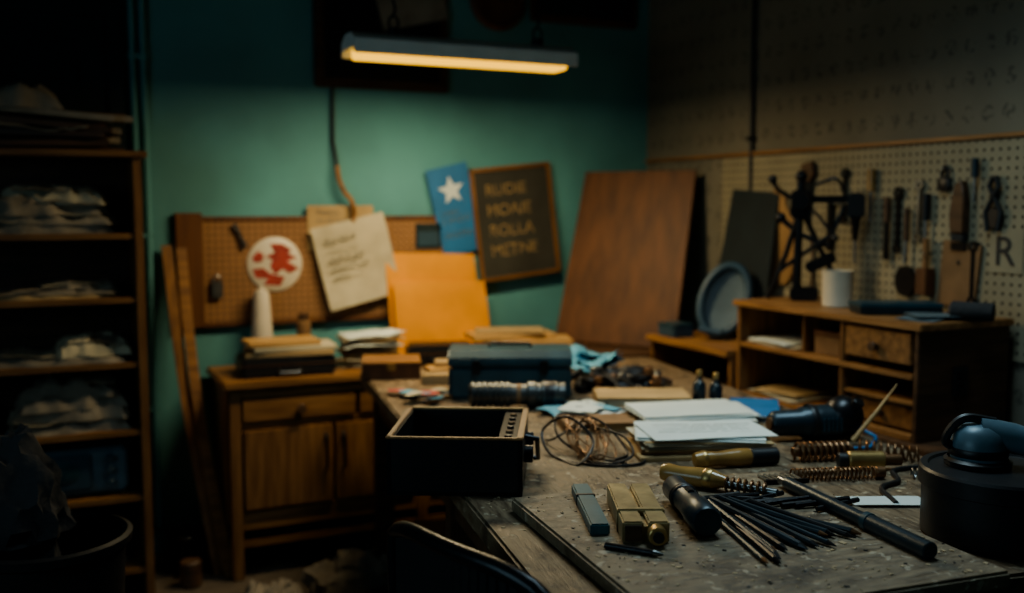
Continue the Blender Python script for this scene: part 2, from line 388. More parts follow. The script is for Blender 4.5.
w=bpy.data.worlds.new('w'); bpy.context.scene.world=w; w.use_nodes=True
w.node_tree.nodes['Background'].inputs[0].default_value=(.1,.25,.3,1); w.node_tree.nodes['Background'].inputs[1].default_value=.05

# ------------------------------------------------------------ bookshelf
s=B('bookshelf')
lv=[.07,.124,.392,.631,.876,1.107,1.333,1.617]
s.box(.285,.315,3.75,4.08,0,1.617,M_woz); s.box(-.72,-.69,3.75,4.08,0,1.617,M_woz)
for z in lv[1:-1]: s.box(-.69,.285,3.755,4.08,z-.022,z,M_wo)
s.box(-.74,.335,3.735,4.09,1.597,1.62,M_wo); s.box(-.69,.285,4.07,4.08,0,1.6,M_dw)
s.done()
def paperpile(name,x,y,z,w,d,n,ms,crump=.02,rz=0,dz=.012,jit=.03,wob=12):
    b=B(name,(x,y,z),rz)
    zz=0
    for k in range(n):
        b.sheet(random.uniform(-jit,jit),random.uniform(-jit,jit)*.6,zz,w*random.uniform(.75,1),d*random.uniform(.8,1),random.choice(ms),random.uniform(-wob,wob),crump if k else crump*.4,.004,k+x*10,res=12)
        zz+=dz
    return b.done()
def foldpile(name,x,y,z,items,sheets=0,hs=.02,ms=None):
    b=B(name,(x,y,z)); zz=0
    for k,(cx,w,d,h,m,rz) in enumerate(items):
        b.fold(cx,0,zz,w,d,h,m,rz,k*1.7+x*9)
        if sheets:
            b.sheet(cx+random.uniform(-.03,.03),-.01,zz+h*.5,w*.8,d*.85,random.choice(ms or [M_cream,M_rag]),rz+random.uniform(-10,10),hs,.002,k+x*4,res=14,fr=9)
        zz+=h*.62
    return b.done()
sb=B('timber_pile',(.0,3.92,1.62))
for k in range(16):
    sb.box(-.28+random.uniform(-.05,.02),.26+random.uniform(-.06,.06),-.12+.045*(k%4),-.07+.045*(k%4),.012+.036*(k//4),.034+.036*(k//4),random.choice([M_dw,M_dw,M_rag,M_ply]),.003,rot=(0,random.uniform(-2,8),random.uniform(-8,8)))
sb.fold(-.12,-.04,.14,.36,.2,.075,M_rag,8,4); sb.sheet(-.02,-.06,.06,.35,.2,M_rag,-6,.05,.004,5,fr=9,res=14)
sb.done()
foldpile('newspaper_pile',-.01,3.90,1.333,[(0,.48,.24,.05,M_rag,3),(.02,.44,.23,.05,M_rag,-4),(-.02,.46,.23,.06,M_rag,4),(.05,.34,.19,.06,M_cream,-8)],1,.03)
foldpile('flat_paper_pile',.0,3.9,1.107,[(-.02,.48,.23,.022,M_tan,2),(.03,.40,.22,.02,M_rag,-3),(.1,.24,.18,.03,M_rag,8)],1,.012)
foldpile('crumpled_paper_pile',.02,3.88,.876,[(.0,.44,.22,.04,M_rag,-2),(.12,.24,.2,.06,M_cream,5)],1,.03)
foldpile('rag_pile',.06,3.9,.631,[(-.02,.38,.24,.07,M_rag,2),(.0,.37,.23,.06,M_rag,-3),(.01,.34,.22,.07,M_rag,3),(.02,.28,.2,.06,M_rag,-5)],1,.03,[M_rag,M_cream])
foldpile('rag_pile.001',-.30,3.9,.631,[(0,.26,.22,.07,M_rag,-4),(0,.24,.2,.06,M_cream,3)],1,.03)
foldpile('folded_sack',-.02,3.9,.124,[(0,.48,.24,.06,M_rag,2),(0,.42,.22,.06,M_dw,-3)])
d=B('small_television',(.07,3.79,.392))
d.box(-.17,.17,.01,.24,.012,.175,M_sander,.012).box(-.15,.05,-.003,.02,.03,.16,M_bluep,.008).lathe([(0,0),(.06,0),(.085,-.012),(.09,-.012)],M_btool,(-.05,-.004,.095),(-.05,-1,.095),sx=1,sy=.72)
for k in range(3): d.cyl((.11,.012,.05+.045*k),(.11,-.012,.05+.045*k),.014,M_bluep)
for x in (-.14,.14): d.cyl((x,.05,0),(x,.05,.015),.012,M_blk).cyl((x,.2,0),(x,.2,.015),.012,M_blk)
d.done()

B('waste_bin',(-.02,2.62,0)).lathe([(0,0),(.14,0),(.145,.01),(.175,.60),(.19,.61),(.192,.63),(.18,.635),(.168,.62),(.14,.05),(0,.05)],M_blk,seg=40).done()
b=B('discarded_coat',(-.11,2.66,.50))
b.lump((0,0,0),.11,.10,.36,M_cloth,.3,1.6,5).lump((.0,-.03,.14),.13,.11,.2,M_cloth,.35,1.7,9).done()

# ------------------------------------------------------------ leaning slats
b=B('leaning_slats')
b.tube([(.565-.125*u-.02*math.sin(3.1*u),3.90+.315*u,1.27*u) for u in [i/16 for i in range(17)]],0,M_woz,flat=(.02,.006))
b.tube([(.60-.105*u-.025*math.sin(3.1*u),3.86+.35*u,1.26*u) for u in [i/16 for i in range(17)]],0,M_wo,flat=(.02,.006))
b.done()

# ------------------------------------------------------------ sideboard
s=B('sideboard'); X0,X1,Y0,Y1=.60,2.11,3.80,4.22; T=.77
s.box(X0-.02,X1,Y0-.02,Y1,T-.03,T,M_wo,.006)
s.box(X0,X0+.025,Y0+.01,Y1-.01,.2,T-.03,M_woz); s.box(X1-.03,X1-.005,Y0+.01,Y1-.01,.2,T-.03,M_woz)
s.box(X0+.02,X1-.02,Y1-.03,Y1-.015,.2,T-.03,M_dw); s.box(X0+.02,X1-.02,Y0+.02,Y1-.02,.2,.22,M_dw)
for x in (X0,1.345,X1-.05):
    s.box(x,x+.045,Y0,Y0+.045,0,T-.03,M_woz)
    s.box(x,x+.045,Y1-.05,Y1-.005,0,T-.03,M_woz)
for z0,z1 in ((.70,.74),(.585,.605),(.19,.265)): s.box(X0+.04,X1-.03,Y0+.008,Y0+.03,z0,z1,M_wo)
s.box(X0+.04,X1-.03,Y0+.015,Y0+.03,.12,.15,M_wo)
for a,c in ((.65,1.09),(1.105,1.335),(1.40,2.05)):
    s.box(a,c,Y0-.004,Y0+.02,.61,.695,M_wo,.004); s.cyl(((a+c)/2,Y0,.652),((a+c)/2,Y0-.03,.652),.012,M_dw,r1=.018)
for a,c,h in ((.65,.995,.965),(1.005,1.335,1.035),(1.40,1.72,1.69),(1.73,2.05,1.76)):
    s.box(a,c,Y0-.004,Y0+.02,.27,.58,M_woz,.003); s.box(a+.004,c-.004,Y0-.007,Y0,.274,.576,M_woz,.002)
    s.tube([(h,Y0-.004,.40),(h,Y0-.03,.41),(h,Y0-.03,.53),(h,Y0-.004,.54)],.007,M_blkm)
s.done()
s=B('corner_table'); s.box(2.13,2.70,3.57,4.22,.77,.80,M_dw)
for x in (2.15,2.64):
    for y in (3.59,4.16): s.box(x,x+.045,y,y+.045,0,.77,M_dw)
s.box(2.17,2.66,3.60,3.62,.68,.77,M_dw); s.done()
slabquad('leaning_wooden_panel',[(2.13,4.10,.805),(2.47,3.62,.805),(2.655,3.74,1.59),(2.345,4.20,1.59)],.018,M_ply)

# ------------------------------------------------------------ back wall items
b=B('pegboard.001',(1.05,4.248,0)); b.box(-.48,.60,-.022,-.002,.94,1.375,M_pegB,.001)
b.box(-.575,-.47,-.03,0,.93,1.40,M_ply); b.box(-.47,.60,-.028,0,1.365,1.385,M_ply).box(-.47,.60,-.028,0,.93,.95,M_ply).done()
b=B('round_sign',(.87,4.225,1.185))
b.lathe([(0,0),(.112,0),(.115,.004),(.109,.008),(0,.008)],M_white,(0,0,0),(0,-1,0),40)
b.prism([(-.02,.085),(.03,.085),(.07,.060),(.055,.045),(.092,.025),(.05,.012),(.10,-.02),(.06,-.04),(.03,-.02),(.0,-.045),(-.02,-.01),(-.01,.02),(-.04,.03),(.0,.05)],.002,M_red,0,-.008)
b.prism([(-.095,-.02),(-.05,-.015),(-.02,-.04),(.04,-.055),(.02,-.09),(-.05,-.085),(-.03,-.06),(-.08,-.055)],.002,M_red,0,-.008)
b.prism([(-.095,.03),(-.07,.055),(-.045,.04),(-.055,.01),(-.085,.01)],.002,M_red,0,-.008)
b.done()
B('padlock.001',(.63,4.22,1.10)).box(-.022,.022,-.02,0,-.05,.02,M_steel,.005).tube([(.015*math.cos(a),-.01,.02+.025*math.sin(a)) for a in [k*math.pi/8 for k in range(9)]],.004,M_steel).done()
B('pliers',(.73,4.222,1.30)).tube([(-.03,-.01,.05),(0,-.01,0),(.025,-.01,-.04)],.006,M_blk).tube([(-.02,-.01,.055),(0,-.01,0),(.01,-.01,-.05)],.006,M_blk).done()
B('small_photo',(1.555,4.222,1.295)).box(-.06,.06,-.004,0,-.055,.055,M_tealdark,.001).box(-.05,.05,-.006,-.003,-.045,.02,M_bluep,.001).done()
b=B('notice_sheet',(1.15,4.222,1.36)); b.box(-.14,.15,-.003,0,-.12,.07,M_tan,.0005); tp=b.done()
text('print','Notice\nto all hands',.035,M_fade,tp,(-.10,-.004,.03),wob=.002)
b=B('pinned_drawing',(1.215,4.20,1.19),rot=Euler((R(-3),R(-13),0)))
b.sheet(0,0,0,.33,.36,M_cream,0,.03,.0015,4,res=16,fr=5)
for v in b.bm.verts: v.co=Vector((v.co.x,-v.co.z,v.co.y))
wd=b.done()
text('writing','Plan No 4\n~ ~ ~ ~ ~\nshaft & gear\nmeasure cut\ntwice ~ ~',.034,M_fade,wd,(-.12,-.030,.10),sp=1.15,wob=.003)
b=B('cord_with_hook'); b.tube([(1.13,4.235,2.3-.04*k) for k in range(16)]+[(1.135,4.225,1.66),(1.14,4.215,1.60)],.008,M_blk)
b.curve([(1.14,4.21,1.60),(1.145,4.20,1.54),(1.165,4.195,1.49),(1.195,4.19,1.45),(1.205,4.19,1.40),(1.20,4.20,1.35)],.011,M_wo).done()
b=B('star_poster',(1.685,4.222,1.41),rot=Euler((0,R(-13),0))); b.box(-.10,.10,-.004,0,-.20,.20,M_blue,.0005)
b.prism([((.066 if k%2==0 else .028)*math.sin(k*math.pi/5),.09+(.066 if k%2==0 else .028)*math.cos(k*math.pi/5)) for k in range(10)],.002,M_paper,0,-.004)
sp=b.done(); text('print','LINEA\nE SPAZIO\n- - -\nMOSTRA',.034,M_bluep2,sp,(-.075,-.005,-.02))
b=B('chalkboard',(1.98,4.215,1.355),rot=Euler((R(-2),R(-6),0)))
b.box(-.19,.19,-.008,0,-.245,.245,M_chalk,.001)
for a in ((-.205,-.187,-.26,.26),(.187,.205,-.26,.26)): b.box(a[0],a[1],-.02,.0,a[2],a[3],M_woz)
for a in ((-.26,-.242),(.242,.26)): b.box(-.205,.205,-.02,0,a[0],a[1],M_wo)
cb=b.done(); text('chalk_lettering','RUDIE\nMOAIE\nROLLA\nMETNE',.076,M_chalkt,cb,(-.14,-.009,.13),sp=1.22,wob=.005,ext=.0004)
slabquad('orange_folder',[(1.355,4.14,.772),(1.80,4.14,.772),(1.765,4.20,1.21),(1.345,4.20,1.225)],.005,M_orange)
slabquad('orange_folder.001',[(1.37,4.105,.772),(1.82,4.105,.772),(1.80,4.155,1.09),(1.365,4.155,1.10)],.004,M_orange)
b=B('framed_noticeboard',(1.355,4.248,2.25)); b.box(-.30,.30,-.03,0,-.32,.32,M_dw,.006).box(-.26,.26,-.034,-.02,-.28,.28,M_blk,.002)
b.box(-.04,.27,-.038,-.033,-.04,.25,M_rag,.0005,rot=(0,-14,0)).done()
B('round_clock',(1.90,4.248,2.36)).lathe([(0,0),(.13,0),(.14,.02),(.12,.04),(.11,.03),(0,.03)],M_ply,(0,0,0),(0,-1,0),36).box(-.004,.004,-.036,-.03,0,.08,M_ink,0).box(0,.06,-.036,-.03,-.004,.004,M_ink,0).done()
B('picture_frame',(2.35,4.248,2.42)).box(-.28,.28,-.03,0,-.14,.14,M_ply,.005).box(-.25,.25,-.033,-.02,-.11,.11,M_tealdark,.002).done()

# ------------------------------------------------------------ things on the sideboard
B('cash_box',(.845,3.945,.77),-3).box(-.18,.18,-.115,.11,0,.075,M_blk,.01).box(-.182,.182,-.117,.112,.045,.05,M_dw,.001).tube([(-.04,-.117,.03),(-.04,-.13,.02),(.04,-.13,.02),(.04,-.117,.03)],.004,M_steel).done()
b=B('book_stack',(.86,3.94,.846),-5)
for k,(w_,d_,m_,o) in enumerate(((.34,.2,M_tan,0),(.32,.19,M_cream,.015),(.28,.17,M_lw,-.03))):
    b.box(-w_/2+o,w_/2+o,-d_/2,d_/2,k*.02,k*.02+.018,m_,.003,rot=(0,0,k*5-4))
b.done()
B('thread_cone',(.80,4.165,.77)).lathe([(0,0),(.05,0),(.052,.02),(.045,.03),(.043,.14),(.033,.29),(.028,.31),(.012,.315),(.012,.33),(0,.33)],M_white).done()
B('small_jar',(.97,4.15,.77)).cyl((0,0,0),(0,0,.18),.03,M_brown).cyl((0,0,.18),(0,0,.21),.022,M_dw).done()
paperpile('letter_pile',1.205,3.98,.77,.27,.2,9,[M_paper,M_cream,M_tan,M_cream],.028,rz=-12,dz=.015,jit=.015)
B('wooden_cigar_box',(1.15,3.53,.80),-18).box(-.105,.105,-.10,.10,0,.055,M_ply,.004).box(-.108,.108,-.103,.103,.055,.064,M_wo,.003).box(-.015,.015,-.108,-.10,.035,.06,M_brass,.001).done()
B('leather_case',(1.485,3.90,.77),-14).box(-.14,.14,-.08,.08,0,.085,M_blk,.014).box(-.142,.142,-.082,.082,.048,.054,M_dw,.001).tube([(-.05,-.08,.03),(-.045,-.11,.03),(.045,-.11,.03),(.05,-.08,.03)],.007,M_blk).done()
b=B('plank_stack',(1.87,3.925,.77),-14)
b.box(-.20,.20,-.10,.10,0,.035,M_ply,.003).box(-.22,.16,-.09,.09,.035,.058,M_lw,.003,rot=(0,0,6)).box(-.16,.22,-.1,.09,.058,.084,M_lw,.003,rot=(0,0,-5)).box(-.23,.14,-.08,.09,.084,.108,M_lw,.003,rot=(0,0,6)).box(-.20,.10,-.07,.07,.108,.124,M_tan,.003,rot=(0,0,-7)).done()
B('offcut_stack',(1.44,3.50,.80),-15).box(-.15,.13,-.05,.06,0,.02,M_lw,.002,rot=(0,0,8)).box(-.12,.12,-.04,.05,.02,.04,M_tan,.002,rot=(0,0,-10)).done()
B('offcut_stack.001',(1.78,3.50,.80),-20).box(-.18,.18,-.05,.06,0,.025,M_ply,.002,rot=(0,0,4)).box(-.16,.17,-.04,.06,.025,.05,M_lw,.002,rot=(0,0,-8)).box(-.12,.14,-.04,.04,.05,.066,M_tan,.002,rot=(0,0,6)).done()

# ------------------------------------------------------------ main bench
bench=B('workbench',(.69,1.27,0),-9.1)
W,L=1.2,2.46
bench.box(0,W,0,L,.75,.80,M_bench,.006)
bench.box(.05,W-.05,.06,.085,.65,.75,M_dw); bench.box(.05,W-.05,L-.085,L-.06,.65,.75,M_dw)
bench.box(.05,.075,.06,L-.06,.65,.75,M_dw); bench.box(W-.075,W-.05,.06,L-.06,.65,.75,M_dw)
for x in (.04,W-.11):
    for y in (.05,1.02,L-.12): bench.box(x,x+.07,y,y+.07,0,.75,M_dw,.004)
bench.box(.06,W-.06,1.0,L-.08,.18,.21,M_dw)
bench.chips(360,.02,W-.02,.45,1.7,.80,M_dust).chips(120,.02,W-.02,.45,1.7,.80,M_blk)
bench.done()
B('cutting_board',(.851,1.83,.80),-5.5).box(0,.64,-.67,0,0,.030,M_slab,.005).chips(260,.01,.63,-.66,-.01,.030,M_dust).chips(90,.01,.63,-.66,-.01,.030,M_blk).done()

# open wooden case
b=B('open_instrument_case',(.863,2.127,.80),-28)
w_,d_,h_=.148,.165,.125
b.box(-w_,w_,-d_,-d_+.012,0,h_,M_blk,.002).box(-w_,w_,d_-.012,d_,0,h_,M_blk,.002).box(-w_,-w_+.012,-d_,d_,0,h_,M_blk,.002).box(w_-.012,w_,-d_,d_,0,h_,M_blk,.002).box(-w_,w_,-d_,d_,0,.01,M_blk,.001)
b.box(-w_-.002,w_+.002,-d_-.002,-d_+.010,h_,h_+.005,M_woy,.002).box(-w_-.002,w_+.002,d_-.010,d_+.002,h_,h_+.005,M_lw,.002).box(-w_-.002,-w_+.010,-d_,d_,h_,h_+.005,M_woy,.002).box(w_-.012,w_+.002,-d_,d_,h_,h_+.005,M_woy,.002)
b.box(w_-.055,w_-.012,-d_+.012,d_-.012,h_-.02,h_-.004,M_blkm,.002)
for k in range(6): b.cyl((w_-.033,-.12+.045*k,h_-.006),(w_-.033,-.12+.045*k,h_+.002),.008,M_brown if k%2 else M_blk,seg=14)
b.box(-w_+.02,w_-.075,-d_+.06,-d_+.07,.01,.06,M_dw,.002).box(-.02,-.01,-d_+.02,d_-.02,.01,.05,M_dw,.002)
b.cyl((w_,-.06,.07),(w_+.02,-.06,.07),.02,M_blkm).cyl((w_,.05,.08),(w_+.018,.05,.08),.016,M_blkm)
b.tube([(w_,-.02,.10),(w_+.028,-.02,.095),(w_+.028,.06,.03),(w_,.06,.03)],.006,M_blkm).done()

b=B('metal_toolbox',(1.392,3.0,.80),-25)
b.box(-.20,.20,-.10,.10,0,.110,M_btool,.012)
t=bmesh.new(); sec=[(-.102,.112),(-.102,.135),(-.075,.160),(.075,.160),(.102,.135),(.102,.112)]
ra=[t.verts.new((-.202,a,c)) for a,c in sec]; rb=[t.verts.new((.202,a,c)) for a,c in sec]
for k in range(6):
    k2=(k+1)%6; t.faces.new((ra[k],ra[k2],rb[k2],rb[k]))
t.faces.new(ra); t.faces.new(rb[::-1]); bmesh.ops.recalc_face_normals(t,faces=t.faces[:]); bmesh.ops.bevel(t,geom=t.edges[:],offset=.004,segments=2,affect='EDGES')
b.merge(t,M_btool)
for x in (-.11,.11): b.box(x-.012,x+.012,-.11,-.10,.085,.13,M_blkm,.002)
b.tube([(-.07,0,.158),(-.065,0,.172),(.065,0,.172),(.07,0,.158)],.006,M_blkm).done()
b=B('camera_lens',(1.315,2.785,.843),-25)
pr=[(0,-.15),(.030,-.15),(.034,-.145)]
x=-.14
for k in range(7): pr+=[(.040,x),(.040,x+.008),(.035,x+.010),(.035,x+.016)]; x+=.018
pr+=[(.033,x),(.033,.03),(.041,.035),(.041,.06),(.036,.064),(.036,.075),(.042,.08),(.042,.125),(.038,.13),(.038,.15),(.03,.15),(.026,.135),(0,.13)]
b.lathe(pr,M_lens,(0,0,0),(1,0,0),36).lathe([(.0415,.085),(.0425,.088),(.0425,.115),(.0415,.118)],M_blk,(0,0,0),(1,0,0),36).lathe([(.034,0),(.0342,.001),(.0342,.012),(.034,.013)],M_brown,(0,0,0),(1,0,0),36).done()
B('blue_rag',(1.83,3.22,.80)).sheet(-.04,-.04,.005,.22,.17,M_bluec,20,.07,.004,8,res=26,fr=8).sheet(.01,.03,.02,.19,.17,M_bluec,-25,.10,.004,9,res=26,fr=8).sheet(-.02,.0,.01,.17,.2,M_bluec,10,.11,.004,11,res=26,fr=9).done()
b=B('scrap_metal_pile',(1.80,2.955,.80))
for k in range(36):
    x,y=random.uniform(-.18,.13),random.uniform(-.08,.08); a=random.uniform(0,math.pi); l_=random.uniform(.02,.06); z=random.uniform(.012,.06)
    if k%3==0: b.cyl((x,y,z-.01),(x,y,z+.012),random.uniform(.012,.028),random.choice([M_blkm,M_steel,M_rust]),seg=14)
    else: b.cyl((x-l_*math.cos(a),y-l_*math.sin(a),.012),(x+l_*math.cos(a),y+l_*math.sin(a),z),random.uniform(.006,.014),random.choice([M_blkm,M_blk,M_steel,M_dw]),seg=10)
b.lump((0,0,0),.13,.07,.055,M_blk,.5,3,4).done()
b=B('loose_hardware',(1.50,2.66,.80))
for k in range(34):
    x,y=random.uniform(-.12,.13),random.uniform(-.16,.14); a=random.uniform(0,math.pi); l_=random.uniform(.01,.03)
    if k%3==0: b.lathe([(.005,0),(.011,0),(.011,.007),(.005,.007),(.005,0)],random.choice([M_brass,M_steel]),(x,y,0),seg=6)
    elif k%3==1: b.cyl((x-l_*math.cos(a),y-l_*math.sin(a),.005),(x+l_*math.cos(a),y+l_*math.sin(a),.005),.004,random.choice([M_blkm,M_rust]),seg=8).cyl((x+l_*math.cos(a),y+l_*math.sin(a),.007),(x+(l_+.004)*math.cos(a),y+(l_+.004)*math.sin(a),.007),.007,M_blkm,seg=6)
    else: b.box(x-l_,x+l_,y-.008,y+.008,0,.012,random.choice([M_tan,M_blk,M_bluep,M_brown]),.002,rot=(0,0,math.degrees(a)))
b.done()
b=B('small_bottles')
for x,y,h in ((1.885,2.62,.085),(1.935,2.60,.075)):
    b.lathe([(0,.8),(.019,.8),(.021,.803),(.021,.8+h*.65),(.016,.8+h*.78),(.009,.8+h*.85),(.009,.8+h)],M_glass,(x,y,0)).cyl((x,y,.8+h),(x,y,.8+h+.02),.011,M_brass)
b.done()
def scrapflat(name,cx,cy,n,ms,rx,ry,sz,crump=.018):
    b=B(name,(cx,cy,.80))
    for k in range(n): b.sheet(random.uniform(-rx,rx),random.uniform(-ry,ry),.001+.002*k,random.uniform(.5,1)*sz,random.uniform(.4,.8)*sz,random.choice(ms),random.uniform(0,180),crump,.0015,k,res=8,fr=12)
    return b.done()
scrapflat('paper_scraps',1.11,3.05,11,[M_blue,M_bluec,M_cream,M_red,M_bluep2],.09,.10,.09)
scrapflat('blue_paper_scraps',1.46,2.60,9,[M_bluec,M_bluep2,M_paper,M_bluec],.10,.07,.13,.014)
B('small_parcel',(1.25,3.30,.80),-20).box(-.06,.06,-.035,.035,0,.035,M_tan,.004).box(-.061,.061,-.005,.005,.0,.036,M_brown,.0005).done()
def book(name,x,y,z,w,d,h,mc,rz,pages=M_cream):
    b=B(name,(x,y,z),rz)
    b.box(-w/2,w/2,-d/2,d/2,0,.003,mc,.001).box(-w/2,w/2,-d/2,d/2,h-.003,h,mc,.001).box(-w/2,-w/2+.004,-d/2,d/2,0,h,mc,.001).box(-w/2+.003,w/2-.004,-d/2+.004,d/2-.004,.003,h-.003,pages,.0005)
    return b.done()
book('notebook',1.73,2.72,.80,.30,.18,.026,M_tan,-25)
book('ledger',1.40,2.44,.80,.20,.13,.026,M_brown,-18,M_tan)
book('blue_book',1.945,2.42,.80,.15,.27,.018,M_blue,-38,M_bluep2)
b=B('paper_sheets',(1.735,2.44,.80),-18)
for k in range(7): b.sheet(random.uniform(-.02,.02),random.uniform(-.015,.015),.002+.0035*k,.33,.21,M_paper,random.uniform(-7,7),.003,.002,k)
b.done()
b=B('document_stack',(1.51,2.10,.80),-22)
b.box(-.18,.15,-.11,.11,0,.012,M_tan,.002,rot=(0,0,4)).box(-.16,.17,-.10,.11,.012,.022,M_brown,.002,rot=(0,0,-3))
for k in range(9): b.sheet(random.uniform(-.02,.02),random.uniform(-.015,.015),.022+.0035*k,.32,.20,(M_tan,M_cream,M_tan,M_cream,M_cream,M_tan,M_paper,M_paper,M_paper)[k],random.uniform(-9,6),.003,.002,k)
ds=b.done(); text('handwriting','~~~~~~ ~~~ ~~~~~~\n~~~~ ~~~~~~~ ~~~~\n~~~~~~~~ ~~~ ~~~\n~~~ ~~~~~~ ~~~~~',.028,M_fade,ds,(-.11,.05,.0545),(0,0,0),.0002)
b=B('wire_tangle',(1.235,2.19,.80)); pts=[]
for i in range(190):
    a=i*.29; rr=.042+.030*noise.noise(Vector((i*.06,0,0)))
    pts.append((rr*1.0*math.cos(a)+.05*noise.noise(Vector((i*.03,5,0))),rr*1.9*math.sin(a*1.02)+.04*noise.noise(Vector((3,i*.04,0))),.004+.03*abs(noise.noise(Vector((i*.06,9,1))))+.030*(1+math.sin(a+i*.01))))
b.tube(pts,.0018,M_rust,6)
b.curve([(-.05,-.08,.004),(.0,-.13,.004),(.06,-.12,.02),(.07,-.04,.05),(.02,.08,.05),(-.05,.1,.02),(-.04,.16,.004)],.003,M_blk)
b.curve([(.02,-.10,.003),(.08,-.06,.01),(.06,.05,.07),(-.02,.12,.08),(-.06,.05,.04),(-.02,-.03,.003),(.03,-.14,.003)],.003,M_blk)
b.curve([(-.10,-.02,.004),(-.08,-.10,.004),(-.02,-.06,.05),(-.04,.04,.09),(-.09,.08,.05),(-.10,.0,.004),(-.05,-.12,.004),(.05,-.16,.004),(.12,-.10,.004)],.0035,M_blk).done()
b=B('angle_grinder',(1.86,2.07,.80),-15)
b.lathe([(0,-.12),(.026,-.12),(.034,-.11),(.036,-.04),(.042,-.03),(.046,.02),(.046,.07),(.038,.08)],M_gun,(0,0,.047),(1,0,.047)).ball((.09,0,.060),.055,M_blkm,(1,1,1.05))
b.lathe([(.0475,-.015),(.049,-.012),(.049,.0),(.0475,.003)],M_blk,(0,0,.047),(1,0,.047)).cyl((.095,-.02,.07),(.11,-.05,.11),.016,M_blkm).cyl((-.12,0,.047),(-.125,0,.047),.018,M_rust)
for k in range(5): b.box(.01+.012*k,.016+.012*k,-.05,.0,.03,.065,M_btool,.001)
b.curve([(.13,.02,.03),(.17,.03,.01),(.17,-.03,.006),(.13,-.09,.006),(.08,-.14,.006),(-.02,-.12,.006)],.005,M_blue).done()
B('marking_spike').tube([(1.91,1.97,.812),(1.98,1.96,.885),(2.045,1.955,.955)],[.007,.005,.0015],M_lw,8).done()
B('coil_spring').spring((1.66,1.90,.825),(1.79,1.86,.825),.021,9,.004,M_rust).cyl((1.65,1.903,.825),(1.80,1.857,.825),.012,M_rust).done()
B('coil_spring.001').spring((1.84,1.88,.822),(1.93,1.76,.822),.019,9,.0032,M_rust).done()
B('coil_spring.002').spring((1.53,1.765,.815),(1.72,1.70,.815),.013,20,.0025,M_rust).cyl((1.72,1.70,.815),(1.74,1.693,.815),.014,M_rust).done()
B('brass_fitting').cyl((1.72,1.79,.823),(1.80,1.755,.823),.022,M_brass).cyl((1.80,1.755,.823),(1.84,1.738,.823),.014,M_rust).cyl((1.70,1.80,.823),(1.72,1.79,.823),.018,M_blk).done()
B('coil_spring.003').spring((1.80,1.67,.812),(1.86,1.60,.812),.011,9,.0024,M_steel).done()
B('chisel_handle').lathe([(0,0),(.016,.002),(.020,.02),(.017,.06),(.022,.11),(.022,.14),(.016,.15)],M_amber,(1.39,1.95,.822),(1.60,1.90,.822)).cyl((1.53,1.917,.822),(1.60,1.90,.822),.021,M_blk).lathe([(.0205,.022),(.0212,.024),(.0212,.03),(.0205,.032)],M_brass,(1.39,1.95,.822),(1.60,1.90,.822)).done()
B('screwdriver').lathe([(0,0),(.017,.002),(.021,.015),(.018,.04),(.022,.09),(.021,.12),(.014,.14),(.012,.15)],M_amber,(1.20,1.80,.852),(1.31,1.62,.852)).lathe([(.0215,.10),(.0228,.102),(.0225,.118),(.021,.12)],M_brass,(1.20,1.80,.852),(1.31,1.62,.852)).spring((1.275,1.677,.846),(1.325,1.595,.846),.0155,7,.003,M_rust).cyl((1.275,1.677,.846),(1.335,1.58,.846),.008,M_steel).done()
b=B('metal_comb')
for k in range(7): b.cyl((1.40+.012*k,1.68-.004*k,.834),(1.415+.012*k,1.74-.004*k,.834),.0035,M_steel,seg=8)
b.box(1.385,1.485,1.665,1.675,.83,.84,M_blkm,.001,rot=(0,0,-16)).done()
B('folded_note',(1.59,1.55,.80),-25).sheet(0,0,.001,.18,.065,M_paper,0,.004,.002,2).done()
b=B('brass_block',(1.0,1.585,.83),-24)
b.box(-.042,-.004,-.125,.125,0,.040,M_brassblk,.003).box(.004,.042,-.125,.125,0,.040,M_brassblk,.003).box(-.006,.006,-.12,.12,.0,.030,M_brassblk,.001)
b.box(-.044,.044,-.06,-.045,.0,.043,M_brassblk,.002).cyl((.018,-.125,.02),(.018,-.150,.02),.017,M_brass).cyl((.018,-.15,.02),(.018,-.155,.02),.01,M_blk).box(-.038,-.008,-.13,-.125,.006,.034,M_dw,.001).done()
B('honing_bar',(.945,1.668,.83),-21).box(-.018,.018,-.135,.135,0,.022,M_tealm,.003).box(-.019,.019,.05,.06,0,.023,M_blk,.001).done()
b=B('flashlight',(1.105,1.565,.83),-19)
b.lathe([(0,-.125),(.026,-.125),(.030,-.118),(.030,-.06),(.027,-.045),(.025,0),(.026,.01),(.026,.10),(.020,.115),(0,.115)],M_gun,(0,0,.0305),(0,1,.0305),seg=12).lathe([(.0262,.02),(.0285,.023),(.0285,.028),(.0262,.03),(.0285,.033),(.0285,.038),(.0262,.04)],M_blk,(0,0,.0305),(0,1,.0305)).box(-.006,.006,-.02,.01,.052,.060,M_blk,.002).done()
B('short_pencil').cyl((.871,1.48,.836),(.925,1.41,.836),.006,M_blkm).cyl((.925,1.41,.836),(.936,1.396,.836),.006,M_steel,r1=.002).done()
b=B('pencil_pile')
for k in range(13):
    u=k/12; st=random.uniform(0,.30)
    p0=Vector((1.15+.07*u+random.uniform(-.01,.02),1.60-.01*u,.838+.008*(k%3))); p1=Vector((1.07+.24*u+random.uniform(-.012,.012),1.31+.05*u+random.uniform(-.03,.03),.8365))
    p0=p0.lerp(p1,st*.6); r_=random.choice([.005,.006,.007]); m_=random.choice([M_blk,M_gun,M_gun,M_blk])
    dd=(p1-p0).normalized()
    b.cyl(p0,p1,r_,m_,seg=8).cyl(p1,p1+dd*.018,r_,M_rust if k%3==0 else M_blkm,r1=.001,seg=8,bev=0)
